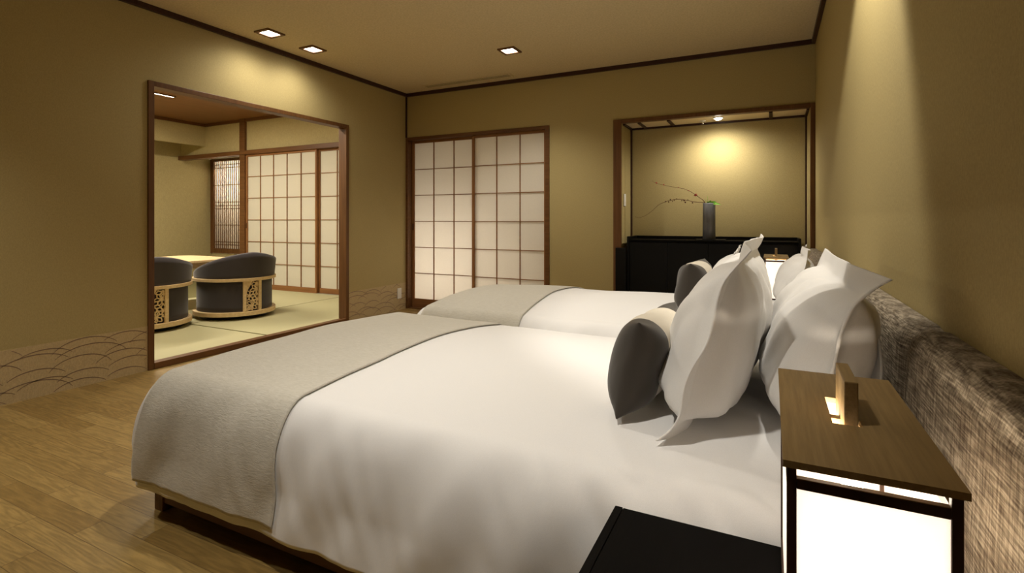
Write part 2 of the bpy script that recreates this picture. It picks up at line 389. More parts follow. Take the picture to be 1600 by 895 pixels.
# wave-printed dado along the left wall: arcs in clusters
def waves(y0, y1, seed):
    rnd = random.Random(seed); b = MB(); zt = .31; x = XL
    b.box(x, x+.002, y0, y1, 0, zt)
    rows = 6
    for r in range(rows):
        zc = -.07 + r*.058
        y = y0 - .2 + (.13 if r % 2 else 0)
        while y < y1+.15:
            R = .155+rnd.uniform(-.04, .04); cy = y+rnd.uniform(-.05, .05); cz = zc+rnd.uniform(-.02, .02)-.03
            a0 = math.radians(rnd.uniform(18, 40)); a1 = math.radians(180-rnd.uniform(18, 45))
            flat = rnd.uniform(.62, .74)
            prev = None; n = 18
            for k in range(n+1):
                a = a0+(a1-a0)*k/n
                yy = cy+R*1.15*math.cos(a); zz = cz+R*flat*math.sin(a)
                hw = .0023*(.6+.8*math.sin(PI*k/n))
                q = (yy, zz, hw, a)
                ok = y0+.001 < yy < y1-.001 and .003 < zz < zt-.004
                if prev and ok and prev[4]:
                    def pt(p, s): return (x+.0026, p[0]+s*p[2]*math.cos(p[3]), p[1]+s*p[2]*math.sin(p[3]))
                    b.add([pt(prev, -1), pt(prev, 1), pt(q, 1), pt(q, -1)], [(0, 1, 2, 3)], 1)
                prev = q+(ok,)
            y += .235+rnd.uniform(-.03, .03)
    return b
o = struct('baseboard_left', waves(-.6, OY0, 3), [M['band'], M['line']])
o = struct('baseboard_left_far', waves(OY1, YB-.001, 5), [M['band'], M['line']]); o.name = 'baseboard_left.001'

# ------------------------------------------------------------------ tatami room shell
TX, TY0, TY1, TZ = -8.24, 1.2, 5.35, 2.61
struct('floor_tatami', MB().box(-9.0, XL-TH-.0, TY0-.1, 6.0, -.06, -.002), plain('subfloor', (.2, .18, .08, 1)))
struct('ceiling_tatami', MB().box(TX-.03, XL-TH, TY0-.1, TY1+.05, TZ, TZ+.05), M['tat_ceil'])
b = MB(); b.box(TX-.05, TX, TY0, TY1, 2.25, TZ)
b.box(-8.93, -8.88, TY0, 5.93, 0, 2.95); b.box(-8.93, XL-TH, TY0-.08, TY0, 0, 2.95); b.box(-8.93, TX, TY0, 5.93, 2.95, 3.0)
struct('wall_tatami_left', b, M['wall_t'])
b = MB(); b.box(-8.88, XL-TH, TY1, TY1+.06, 2.125, 2.95)
b.box(-8.88, -7.2, 5.88, 5.93, 0, .47); b.box(-8.88, -7.2, 5.88, 5.93, 2.13, 2.95); b.box(-7.9, -7.2, 5.88, 5.93, .47, 2.13)
b.box(-7.25, -7.2, 5.41, 5.93, 0, 2.9)
struct('wall_tatami_back', b, M['wall_t'])
b = MB(); b.box(-8.88, XL-TH, TY1-.05, TY1+.07, 2.055, 2.12)
b.box(-7.345, -7.225, TY1-.04, TY1+.08, 0, TZ)
b.box(TX, XL-TH, TY1-.025, TY1, TZ-.045, TZ); b.box(TX, TX+.03, TY0, TY1-.025, TZ-.045, TZ)
struct('trim_8', b, M['frame_x'], .002)
b = MB(); b.box(-8.885, XL-TH, 6.9, 6.95, -.3, 3); struct('wall_garden', b, M['corr'])
# mats
def mat_thing(x0, x1, y0, y1, label, long_axis):
    t = thing('tatami_mat', ((x0+x1)/2, (y0+y1)/2, 0), label, 'tatami mat', 'tatami mats of the adjoining room')
    g = .009
    if long_axis == 'y':
        obj('rush_surface', MB().box(x0+g, x1-g, y0, y1, 0, .02), M['tat_y'], t)
        for (p, q) in ((x0+.002, x0+g), (x1-g, x1-.002)): obj('cloth_border', MB().box(p, q, y0, y1, 0, .0205), M['tat_edge'], t)
    else:
        obj('rush_surface', MB().box(x0, x1, y0+g, y1-g, 0, .02), M['tat_x'], t)
        for (p, q) in ((y0+.002, y0+g), (y1-g, y1-.002)): obj('cloth_border', MB().box(x0, x1, p, q, 0, .0205), M['tat_edge'], t)
    return t
g_ = .004
mat_thing(-5.18, -3.995-g_, 1.22, 3.2-g_, 'pale green tatami mat along the wooden sill, left half, nearest the cut-off chair', 'x')
mat_thing(-5.18, -3.995-g_, 3.2, 5.33, 'pale green tatami mat along the wooden sill, right half, reaching the paper screens', 'x')
mat_thing(-6.9, -5.18-g_, 3.2+.9, 5.33, 'tatami mat lying against the foot of the paper screens, behind the right chair', 'y')
mat_thing(-6.9, -5.18-g_, 1.22, 3.2+.9-g_, 'tatami mat under the two dark tub chairs', 'y')

# ------------------------------------------------------------------ shoji screens
def shoji(x0, x1, y, z0, z1, cols, zrows, label, mp, stile=.03, top=.03, botz=.10, bar=.0085, pull=None, group='paper sliding screens', thick=.03):
    t = thing('shoji_screen', ((x0+x1)/2, y+thick/2, z0), label, 'sliding screen', group)
    for (p, q) in ((x0, x0+stile), (x1-stile, x1)): obj('stile', MB().box(p, q, y, y+thick, z0, z1), M['shoji_z'], t, .002)
    b = MB().box(x0+stile, x1-stile, y+.001, y+thick-.001, z1-top, z1); obj('top_rail', b, M['shoji_x'], t)
    b = MB().box(x0+stile, x1-stile, y+.001, y+thick-.001, z0, botz); obj('bottom_rail', b, M['shoji_x'], t)
    gx0, gx1 = x0+stile, x1-stile
    b = MB()
    for k in range(1, cols):
        xx = gx0+(gx1-gx0)*k/cols; b.box(xx-bar/2, xx+bar/2, y+.004, y+.018, botz, z1-top)
    for z in zrows: b.box(gx0, gx1, y+.005, y+.0175, z-bar/2, z+bar/2)
    obj('lattice', b, M['shoji_x'], t)
    obj('paper', MB().box(gx0-.004, gx1+.004, y+.0185, y+.0195, botz-.004, z1-top+.004), mp, t)
    if pull is not None:
        b = MB(); b.box(pull-.006, pull+.006, y-.0015, y+.002, .93, 1.01); obj('finger_pull', b, M['black'], t)
    return t
zr = [1.658, 1.349, 1.038, .727, .416]
shoji(-3.87, -2.972, 5.075, .012, 1.997, 3, zr, 'left paper sliding screen of the bedroom, brightest at its lower corner', M['paper'], .028, .026, .112, pull=-3.857)
shoji(-3.008, -2.10, 5.03, .012, 1.997, 3, zr, 'right paper sliding screen of the bedroom, greyer and running behind the far bed', M['paper'], .030, .026, .112, pull=-2.113)
zt_ = [1.718, 1.389, 1.058, .727, .40]
shoji(-7.225, -5.735, 5.335, .02, 2.055, 5, zt_, 'five-column paper screen of the tatami room, beside the brown post', M['paper_t'], .03, .03, .092, pull=-7.21)
shoji(-5.75, -4.07, 5.375, .02, 2.055, 5, zt_, 'paper screen of the tatami room seen narrowly beside the frame of the opening', M['paper_t'], .035, .03, .092)
# lattice window in the nook
t = thing('lattice_window', (-8.38, 5.87, .47), 'tall wooden lattice window with close upright bars, glowing behind, left of the brown post', 'window')
b = MB(); b.box(-8.878, -8.79, 5.86, 5.90, .475, 2.125); b.box(-7.99, -7.9, 5.86, 5.90, .475, 2.125)
b.box(-8.79, -7.99, 5.86, 5.90, .475, .56); b.box(-8.79, -7.99, 5.86, 5.90, 2.08, 2.125)
obj('window_frame', b, M['frame_z'], t)
b = MB()
for k in range(1, 15): xx = -8.79+.8*k/15; b.box(xx-.007, xx+.007, 5.868, 5.88, .56, 2.08)
obj('upright_bars', b, M['frame_z'], t)
b = MB()
for z in (2.02, 1.965, 1.665, 1.366, 1.305, 1.252, .968, .673, .623): b.box(-8.79, -7.99, 5.881, 5.889, z-.006, z+.006)
obj('cross_bars', b, M['frame_x'], t)
obj('paper', MB().box(-8.795, -7.985, 5.893, 5.895, .555, 2.085), M['paper_t'], t)
b = MB(); b.box(-8.93, -7.5, 6.6, 6.65, 0, 2.6); struct('wall_nook', b, M['corr'])

# ------------------------------------------------------------------ ceiling fixtures
where = {0: 'lit square downlight with brown frame, nearest the left edge of the ceiling', 1: 'lit square downlight with brown frame, middle one of the three, close to the left cornice',
         2: 'lit square downlight with brown frame, alone towards the middle of the ceiling'}
def downlight(x, y, label):
    t = thing('downlight', (x, y, ZC-.012), label, 'ceiling light', 'square recessed downlights')
    s1, s2 = .082, .058; b = MB()
    b.box(x-s1, x+s1, y-s1, y-s2, ZC-.012, ZC); b.box(x-s1, x+s1, y+s2, y+s1, ZC-.012, ZC)
    b.box(x-s1, x-s2, y-s2, y+s2, ZC-.012, ZC); b.box(x+s2, x+s1, y-s2, y+s2, ZC-.012, ZC)
    obj('light_frame', b, M['frame_x'], t, .001)
    obj('diffuser', MB().box(x-s2, x+s2, y-s2, y+s2, ZC-.004, ZC-.001), M['glow'], t)
for i, (x, y, p, sz) in enumerate(DOWN[:3]): downlight(x, y, where[i])
t = thing('air_vent', (-2.95, 4.80, ZC-.006), 'long narrow slotted air vent in the ceiling above the paper screens', 'air vent')
b = MB(); b.box(-3.5, -2.4, 4.755, 4.775, ZC-.006, ZC); b.box(-3.5, -2.4, 4.845, 4.865, ZC-.006, ZC); b.box(-3.5, -3.48, 4.775, 4.845, ZC-.006, ZC); b.box(-2.42, -2.4, 4.775, 4.845, ZC-.006, ZC)
obj('vent_frame', b, M['ceiling'], t)
obj('slot', MB().box(-3.48, -2.42, 4.775, 4.845, ZC-.002, ZC-.0005), M['slot'], t)
b = MB()
for yy in (4.798, 4.822): b.box(-3.48, -2.42, yy-.003, yy+.003, ZC-.006, ZC-.002)
obj('louvre', b, M['ceiling'], t)
t = thing('alcove_spotlight', (-.435, 5.14, az-.02), 'round glowing recessed spotlight in the alcove ceiling above the vase', 'ceiling light')
obj('light_ring', MB().lathe([(.034, az-.006), (.034, az-.0002), (.046, az-.0002), (.046, az-.006)], (-.435, 5.14), 24), M['plastic'], t, smooth=False)
obj('bulb', MB().lathe([(.001, az-.022), (.022, az-.019), (.032, az-.01), (.033, az-.002), (.001, az-.001)], (-.435, 5.14), 24), M['glow'], t, smooth=True)
t = thing('sprinkler_head', (-.58, 5.235, az-.03), 'tiny metal sprinkler head in the alcove ceiling left of the spotlight', 'sprinkler')
obj('cover_plate', MB().lathe([(.001, az-.008), (.028, az-.006), (.03, az-.0003), (.001, az-.0002)], (-.58, 5.235), 16), M['plastic'], t, smooth=True)
obj('nozzle', MB().lathe([(.011, az-.03), (.011, az-.027), (.004, az-.025), (.004, az-.007)], (-.58, 5.235), 10), M['brass'], t)
t = thing('strip_light', (-6.75, 3.1, TZ-.01), 'thin glowing strip light in the wooden ceiling of the tatami room', 'ceiling light')
obj('channel', MB().box(-6.79, -6.775, 2.2, 3.98, TZ-.012, TZ).box(-6.725, -6.71, 2.2, 3.98, TZ-.012, TZ), M['frame_y'], t)
obj('diffuser', MB().box(-6.775, -6.725, 2.2, 3.98, TZ-.008, TZ-.001), M['glow_s'], t)
t = thing('strip_light', (-4.75, 3.1, TZ-.01), 'thin strip light added unseen in the tatami room ceiling, brightening the mats near the opening', 'ceiling light')  # fixture for the added strip lamp, out of view above the opening
obj('channel', MB().box(-4.79, -4.775, 2.2, 3.98, TZ-.012, TZ).box(-4.725, -4.71, 2.2, 3.98, TZ-.012, TZ), M['frame_y'], t)
obj('diffuser', MB().box(-4.775, -4.725, 2.2, 3.98, TZ-.008, TZ-.001), M['glow_s'], t)
# outlet and switch
t = thing('wall_outlet', (XL, 4.865, .15), 'white power outlet plate low on the left wall near the screens', 'outlet')
obj('plate', MB().box(XL+.002, XL+.010, 4.828, 4.900, .135, .255), M['plastic'], t, .002)
obj('socket', MB().box(XL+.010, XL+.0115, 4.848, 4.880, .16, .23), M['plastic'], t)
t = thing('wall_switch', (ax0, 5.2, 1.2), 'white switch plate on the left side wall of the alcove', 'switch')
obj('plate', MB().box(ax0, ax0+.008, 5.06, 5.13, 1.19, 1.31), M['plastic'], t, .002)
obj('rocker', MB().box(ax0+.008, ax0+.011, 5.075, 5.115, 1.22, 1.28), M['plastic'], t, .001)

# ------------------------------------------------------------------ cabinet, vase, branches
cx0, cx1, cy0, cy1, ct, cr_ = -1.244, .229, 4.992, 5.345, .866, .895
t = thing('low_cabinet', ((cx0+cx1)/2, 5.17, 0), 'long black lacquered low cabinet filling the alcove', 'cabinet')
b = MB(); b.box(cx0+.002, cx1-.002, cy0+.02, cy1, .06, ct-.022); b.box(cx0+.03, cx1-.03, cy0+.05, cy1-.02, 0, .06)
obj('body', b, M['black'], t)
obj('cabinet_top', MB().box(cx0+.02, cx1-.02, cy0-.004, cy1-.016, ct-.02, ct), M['black_wood'], t, .001)
for (p, q) in ((cx0, cx0+.02), (cx1-.02, cx1)): obj('side_panel', MB().box(p, q, cy0-.006, cy1, 0, cr_), M['black'], t, .002)
obj('back_ledge', MB().box(cx0+.02, cx1-.02, cy1-.016, cy1, ct-.02, cr_), M['black'], t)
n = 4; W = (cx1-cx0-.044)/n
for k in range(n):
    p = cx0+.022+W*k
    d = obj('door', MB().box(p+.0015, p+W-.0015, cy0, cy0+.018, .07, ct-.026), M['black'], t, .001)
b = MB(); b.box(-1.345, -1.246, 4.945, 4.975, 0, .785); tag(obj('filler_panel', b, M['black'], None, .002), 'narrow dark upright panel standing at the left end of the black cabinet', 'panel')
vc = (-.514, 5.14)
tag(obj('display_tray', MB().box(-.63, -.37, 5.05, 5.22, ct, ct+.008), M['black'], None, .003), 'thin black lacquer tray under the grey vase', 'tray')
zv = ct+.008
t = thing('cylinder_vase', (vc[0], vc[1], zv), 'tall grey metallic cylinder vase on the black cabinet', 'vase')
obj('vase_body', MB().lathe([(.052, zv), (.056, zv+.004), (.055, zv+.33), (.052, zv+.335), (.049, zv+.33), (.048, zv+.06), (.001, zv+.055)], vc, 40), M['vase'], t, smooth=True)
def smooth_path(pts, sub=4):
    out = []
    P = [Vector(p) for p in pts]
    for i in range(len(P)-1):
        p0 = P[max(i-1, 0)]; p1 = P[i]; p2 = P[i+1]; p3 = P[min(i+2, len(P)-1)]
        for k in range(sub):
            s = k/sub
            out.append(.5*((2*p1)+(-p0+p2)*s+(2*p0-5*p1+4*p2-p3)*s*s+(-p0+3*p1-3*p2+p3)*s**3))
    out.append(P[-1]); return out
def branch(pts, label, buds, col):
    root = Vector((vc[0]-.02, vc[1], zv+.07))
    P = smooth_path([root, Vector((vc[0]-.03, vc[1], zv+.3))]+[Vector(p) for p in pts])
    P = [p+Vector((0, 0, random.uniform(-.002, .002))) for p in P]
    L = len(P); t = thing('flowering_branch', root, label, 'branch', 'bare branches in the vase')
    obj('twig', MB().tube(P, [.0036*(1-.72*i/L) for i in range(L)], 6), M['twig'], t, smooth=True)
    for f, dz in buds:
        c = P[min(L-1, int(f*L))]+Vector((random.uniform(-.006, .006), random.uniform(-.006, .006), dz)); r = random.uniform(.005, .009)
        b = MB(); bm = bmesh.new(); bmesh.ops.create_icosphere(bm, subdivisions=1, radius=r)
        b.add([v.co*1.0+c for v in bm.verts], [tuple(v.index for v in f_.verts) for f_ in bm.faces]); bm.free()
        obj('bud', b, col, t, smooth=True)
branch([(-.5599, 5.13, 1.2315), (-.6094, 5.12, 1.2716), (-.6509, 5.11, 1.3031), (-.7307, 5.10, 1.3446), (-.8331, 5.10, 1.3679), (-.9375, 5.09, 1.3906), (-.9993, 5.09, 1.4123), (-1.0259, 5.09, 1.434)],
       'thin bare branch rising to the left out of the vase, tip pointing up', [(.36, .004), (.38, -.004), (.40, .008), (.41, -.01), (.5, .004), (.62, .003), (.75, .003), (.85, .003)], M['berry'])
branch([(-.5599, 5.15, 1.2141), (-.6301, 5.15, 1.2195), (-.7054, 5.15, 1.2383), (-.7817, 5.15, 1.2529), (-.859, 5.15, 1.2436), (-.9199, 5.15, 1.224), (-.9815, 5.15, 1.1934), (-1.0438, 5.15, 1.1352), (-1.1067, 5.15, 1.0946), (-1.1613, 5.15, 1.0765), (-1.2025, 5.15, 1.0858)],
       'thin branch with small brown buds arching left and drooping towards the cabinet', [(.3, -.012), (.34, .005), (.38, -.008), (.40, -.012), (.43, .006), (.46, -.01), (.48, -.014), (.5, .006), (.52, -.012), (.56, .003), (.35, -.02)], M['twig'])
t = thing('leaf_sprig', (vc[0]+.01, vc[1], zv+.3), 'small sprig of bright green leaves in the mouth of the vase', 'leaves')
def leaf(b, p, d, L, wd, n=6, mi=0):
    p = Vector(p); d = Vector(d).normalized(); sd = d.cross(Vector((0, -1, .3))).normalized()
    up = sd.cross(d)
    vs = []
    for k in range(n+1):
        s = k/n; ww = wd*math.sin(PI*min(.98, s*.95+.03)); c = p+d*L*s - Vector((0, 0, 1))*L*.25*s*s
        vs += [c-sd*ww+up*.002, c, c+sd*ww+up*.002]
    fs = []
    for k in range(n):
        a = k*3; fs += [(a, a+1, a+4, a+3), (a+1, a+2, a+5, a+4)]
    b.add(vs, fs, mi)
b = MB()
for (dx, dy, dz, L) in [(1, -.3, .35, .09), (1, .2, .15, .12), (.7, -.6, .5, .07), (.3, -.4, .9, .06), (1, -.1, .6, .08), (-.4, -.5, .6, .05), (.9, -.5, .1, .08)]:
    leaf(b, (vc[0]+.005, vc[1]-.01, zv+.33), (dx, dy, dz), L*.85, .010)
obj('leaves', b, M['green'], t)
b = MB(); b.tube([(vc[0]-.01, vc[1], zv+.2), (vc[0]-.015, vc[1], zv+.35), (vc[0]-.012, vc[1], zv+.40)], .0015, 5).tube([(vc[0]-.0, vc[1], zv+.2), (vc[0]-.035, vc[1], zv+.38)], .0015, 5)
obj('stems', b, M['green'], t)

# ------------------------------------------------------------------ headboard
HX = .262
t = thing('headboard', (.3, 2.4, 0), 'long grey-brown woven upholstered headboard running along the right wall', 'headboard')
seams = [-.9, .27, 1.40, 2.53, 3.66, 4.94]
for y0_, y1_ in zip(seams[:-1], seams[1:]):
    b = MB(); prof = []
    # rounded upholstered panel: profile in (x, z), lofted with pinched ends
    base = [(XR-.002, .06), (HX-.004, .06), (HX-.012, .30), (HX-.010, .60), (HX-.003, .77), (HX+.006, .80), (HX+.022, .817), (XR-.03, .821), (XR-.002, .819)]
    ny = 24; vs = []
    for j in range(ny+1):
        s = j/ny; e = min(s, 1-s)*(y1_-y0_); k = 1-max(0, 1-e/.03)**2*.5
        for (px, pz) in base:
            xx = px+(1-k)*.016*(1 if px < XR-.01 else 0); zz = pz-(1-k)*.010*(1 if pz > .7 else 0)
            vs.append((xx, y0_+.0008+(y1_-y0_-.0016)*s, zz))
    nb = len(base); fs = []
    for j in range(ny):
        for i in range(nb-1): fs.append((j*nb+i, j*nb+i+1, (j+1)*nb+i+1, (j+1)*nb+i))
        fs.append((j*nb+nb-1, j*nb, (j+1)*nb, (j+1)*nb+nb-1))
    fs.append(tuple(range(nb))); fs.append(tuple(ny*nb+i for i in range(nb))[::-1])
    b.add(vs, fs); p = obj('upholstered_panel', b, M['headboard'], t, smooth=True)
    p.modifiers.new('es', 'EDGE_SPLIT').split_angle = math.radians(50)

# ------------------------------------------------------------------ beds
FX = -2.12          # duvet foot plane
XH = .225           # head end of the bedding
def cover_map(a, bb, X0, X1, Y0, Y1, zt, crown, rh, rv, hem, off, seed, crinkle, flare=.008):
    """a: cloth coordinate along x, bb along y, both measured from inner rectangle corners (world axes)."""
    ix0, ix1, iy0, iy1 = X0+rh, X1, Y0+rh, Y1-rh
    ca = max(ix0, min(ix1, a)); cb = max(iy0, min(iy1, bb))
    ds, dt = a-ca, bb-cb
    d = max(abs(ds), abs(dt)); h = math.hypot(ds, dt)
    dirx, diry = (ds/h, dt/h) if h > 1e-9 else (0, 0)
    # crown
    sy = (cb-(iy0+iy1)/2)/((iy1-iy0)/2); sx = (ca-ix0)/(ix1-ix0)
    z = zt+crown*(1-sy*sy)*(1-(1-min(1, sx*3.2))**2*.45)
    q = (rh+rv)/2*PI/2
    if d < q:
        th = d/q*PI/2; hh = rh*math.sin(th); vv = rv*(1-math.cos(th)); nx, nz = math.sin(th), math.cos(th)
    else:
        e = d-q; hh = rh+flare*math.sin(min(1, e/.25)*PI)*.5-.055*abs(min(0, dirx))*min(1, e/.15); vv = rv+e; nx, nz = 1, 0
    P = Vector((ca+dirx*hh, cb+diry*hh, z-vv)); Nn = Vector((dirx*nx, diry*nx, nz)).normalized()
    side = min(1, d/.3)*(1-.75*max(0, min(1, (d-.32)/.2)))
    # soft folds, stronger on the hanging sides
    w1 = noise.noise(Vector((a*2.2, bb*2.2, seed)))*.010*(1-.3*side)
    u = a if abs(dt) >= abs(ds) else bb
    v = d
    w2 = noise.noise(Vector((u*7.5+v*4.5, v*2.0, seed+9)))*.020*side
    w3 = noise.noise(Vector((u*19-v*9, v*4, seed+19)))*.007*side
    headend = max(0, min(1, (a+.75)/.5))
    w4 = (abs(noise.noise(Vector((a*9+bb*5, bb*3.0-a*2, seed+31))))-.2)*.030*crinkle*headend*(.30+.70*min(1, d/.06))
    P += Nn*(off+(w1+w2+w3+w4)*(1 if off < .001 else 1))
    return P
def cover(name, X0, X1, Y0, Y1, zt, crown, rh, rv, hem, off, seed, mat_, a0, a1, nx, ny, crinkle=1.0, thick=.012, drop=None, label='', cat='', group=None):
    q = (rh+rv)/2*PI/2
    D = drop if drop else (zt-rv-hem+q)
    lo = (X0+rh-D) if a0 is None else a0
    b = MB(); vs = []
    B0, B1 = Y0+rh-D, Y1-rh+D
    for i in range(nx+1):
        a = lo+(a1-lo)*i/nx
        for j in range(ny+1):
            bb = B0+(B1-B0)*j/ny
            aa = a
            if a0 is not None: aa = a+.008*noise.noise(Vector((bb*5, a, seed+3)))*(1)
            vs.append(cover_map(aa, bb, X0, X1, Y0, Y1, zt, crown, rh, rv, hem, off, seed, crinkle))
    fs = []
    for i in range(nx):
        for j in range(ny):
            k = i*(ny+1)+j; fs.append((k, k+ny+1, k+ny+2, k+1))
    b.add(vs, fs); o = obj(name, b, mat_, None, 0, True, recalc=False)
    o.data.update()
    if o.data.polygons[(nx//2)*ny+ny//2].normal.z < 0: o.data.flip_normals()
    md = o.modifiers.new('thickness', 'SOLIDIFY'); md.thickness = thick; md.offset = -1
    tag(o, label, cat, group); return o
def bed(Y0, Y1, zt, crown, seed, which):
    lab = {'near': 'large bed in the foreground, on a brown wooden base, beside the near nightstand', 'far': 'second bed beyond the near one, in front of the paper screens'}[which]
    by0, by1 = Y0+.06, Y1-.06
    t = thing('bed', ((FX+XH)/2, (Y0+Y1)/2, 0), lab, 'bed', 'twin beds')
    bx0, bx1 = FX+.11, XH+.02
    b = MB(); b.box(bx0+.03, bx1, by0+.006, by0+.03, .03, .19); b.box(bx0+.03, bx1, by1-.03, by1-.006, .03, .19); b.box(bx0+.006, bx0+.03, by0+.03, by1-.03, .03, .19); b.box(bx0+.03, bx1, by0+.03, by1-.03, .15, .19)
    obj('bed_base', b, M['frame_x'], t, .002)
    for (lx, ly) in ((bx0, by0), (bx0, by1-.05), (bx1-.05, by0+.0), (bx1-.05, by1-.05)):
        obj('leg', MB().box(lx, lx+.05, ly, ly+.05, 0, .19), M['frame_z'], t, .003)
    obj('mattress', MB().box(FX+.13, XH, Y0+.09, Y1-.09, .192, zt-.06), M['sheet'], t, .03)
    cover('duvet', FX, XH, Y0, Y1, zt, crown, .13, .24, .115, 0, seed, M['sheet'], None, XH, 200, 190, 1.0, .010, None,
          {'near': 'smooth white duvet covering the near bed down to its base', 'far': 'white duvet covering the far bed'}[which], 'duvet', 'white duvets')
    cover('bed_runner', FX, XH, Y0, Y1, zt, crown, .13, .24, .145, .010, seed, M['runner'], -1.995, -1.31, 60, 190, 0, .005, .13/1*0+(zt-.24-.145+(.13+.24)/2*PI/2),
          {'near': 'beige textured bed runner across the foot of the near bed, hanging down its side', 'far': 'beige textured bed runner across the foot of the far bed'}[which], 'bed runner', 'beige bed runners')
bed(1.055, 2.595, .49, .045, 4.0, 'near')
bed(2.665, 4.09, .49, .075, 14.0, 'far')

# ------------------------------------------------------------------ pillows
def pillow_mesh(W, H, T, flange, seed, nu=64, nv=44, crease=1.0, pinch=.03, corner=None):
    """closed sheet pillow: local X thickness, Y width, Z height, base at z=0"""
    vs = []; fs = []
    def P(u, v, side):
        # u,v in [-1,1] over the whole cloth
        yy = u*W/2; zz = v*H/2
        # outline pulled in between the corners
        yy *= 1-pinch*(1-v**4); zz *= 1-pinch*1.1*(1-u**4)*(1 if flange > .01 else 1.5)
        bu = abs(u)*W/2/(W/2-flange); bv = abs(v)*H/2/(H/2-flange)
        if bu < 1 and bv < 1:
            th = (max(0, 1-bu**3.4)**.6)*(max(0, 1-bv**3.0)**.6)
        else: th = 0
        if flange > .01 and bu < 1 and bv < 1:
            fv = (1-bv**7)**.5*1.0 if v < 0 else (1-bv**2.1)**.62
            th = ((1-bu**6)**.55)*fv*(1.06-.16*v)
        if flange < .01: th = (max(0, 1-abs(u)**5)**.62)*(max(0, 1-abs(v)**4.5)**.55)
        x = side*(T/2*th+.0022)
        c1 = noise.noise(Vector((yy*6, zz*6, seed+side)))*.022*crease*(.2+.8*th)
        c2 = (abs(noise.noise(Vector((yy*9+zz*5, zz*3, seed+5+side*2))))-.25)*.048*crease*min(1, th*3)*(1-.6*th)
        # flange waves
        fl = max(0, max(bu, bv)-.93)
        wv = noise.noise(Vector((yy*4.5, zz*5.5, seed+40)))*.030*min(1, fl*5)*(1 if flange > .01 else .15)
        x += side*(c1+c2)*1.0 + wv
        if corner:
            for (cu, cv, amt) in corner:
                dd = max(0, 1-math.hypot((u-cu)*1.0, (v-cv)*1.0)/.42)
                x += amt*dd*dd; zz += abs(amt)*.25*dd*dd*(-cv)
        return (x, yy, zz+H/2)
    for side in (1, -1):
        for i in range(nu+1):
            for j in range(nv+1):
                # denser towards the edges
                u = math.sin((i/nu*2-1)*PI/2*.92)/math.sin(PI/2*.92); v = math.sin((j/nv*2-1)*PI/2*.92)/math.sin(PI/2*.92)
                vs.append(P(u, v, side))
    n = (nu+1)*(nv+1)
    for i in range(nu):
        for j in range(nv):
            k = i*(nv+1)+j; q = (k, k+nv+1, k+nv+2, k+1)
            fs.append(q); fs.append(tuple(n+x for x in q[::-1]))
    rim = [i*(nv+1) for i in range(nu+1)]+[nu*(nv+1)+j for j in range(1, nv+1)]+[i*(nv+1)+nv for i in range(nu-1, -1, -1)]+[j for j in range(nv-1, 0, -1)]
    for a, c in zip(rim, rim[1:]+rim[:1]): fs.append((a, c, n+c, n+a))
    return vs, fs
def place(vs, loc, tilt, rz, roll=0):
    R = Matrix.Rotation(rz, 4, 'Z') @ Matrix.Rotation(tilt, 4, 'Y') @ Matrix.Rotation(roll, 4, 'X')
    return [R @ Vector(v) + Vector(loc) for v in vs]
def pillow(loc, W, H, T, tilt, rz, seed, label, flange=.05, roll=0, crease=1.0, corner=None, pinch=.03):
    vs, fs = pillow_mesh(W, H, T, flange, seed, crease=crease, corner=corner, pinch=pinch)
    vs = place(vs, loc, tilt, rz, roll)
    o = obj('pillow', MB().add(vs, fs), M['lin'], None, 0, True)
    return tag(o, label, 'pillow', 'white flanged pillows')
D2R = math.radians
def cushion(loc, W, H, T, tilt, rz, seed, label):
    vs, fs = pillow_mesh(W, H, T, .0, seed, crease=.55, pinch=.05)
    raw = vs; pv = place(vs, loc, tilt, rz)
    t = thing('cushion', loc, label, 'cushion', 'grey and cream cushions')
    groups = {0: [], 1: [], 2: []}
    for f in fs:
        yc = sum(raw[i][1] for i in f)/len(f)
        groups[0 if yc < -W*.235 else (2 if yc > W*.30 else 1)].append(f)
    for g, name, m in ((0, 'end_panel', M['velvet']), (1, 'centre_panel', M['cream']), (2, 'end_panel', M['velvet'])):
        used = sorted({i for f in groups[g] for i in f}); mp = {i: k for k, i in enumerate(used)}
        b = MB().add([pv[i] for i in used], [tuple(mp[i] for i in f) for f in groups[g]])
        obj(name, b, m, t, 0, True)
    return t
# near bed
pillow((-.200, 1.745, .50), .94, .52, .20, D2R(17), D2R(-2), 2.0, 'front white pillow standing on the near bed, right behind the grey-ended cushion', flange=.055, corner=[(-1, -1, -.035), (-1, 1, .02)])
pillow((.042, 1.72, .50), .95, .47, .19, D2R(17), D2R(1), 6.5, 'white pillow leaning on the headboard of the near bed, behind the front pillow', flange=.06, corner=[(-1, 1, .03)])
pillow((.212, 1.83, .50), .80, .29, .05, D2R(1), D2R(0), 8.5, 'shaded white pillow squeezed flat between the headboard and the leaning pillow of the near bed', flange=.045, crease=.4)
cushion((-.348, 1.535, .53), .39, .265, .135, D2R(13), D2R(-4), 3.3, 'grey velvet cushion with a cream centre on the near bed, in front of the pillows')
# far bed
pillow((-.26, 3.32, .55), .84, .35, .18, D2R(15), D2R(0), 12.0, 'white pillow standing on the far bed, right behind its cushion', flange=.05)
pillow((.085, 3.36, .54), .86, .375, .17, D2R(15), D2R(-1), 16.5, 'white pillow leaning on the headboard of the far bed', flange=.055)
cushion((-.40, 3.02, .56), .42, .27, .155, D2R(9), D2R(-3), 5.3, 'grey and cream cushion on the far bed, mostly hidden behind the near pillows')

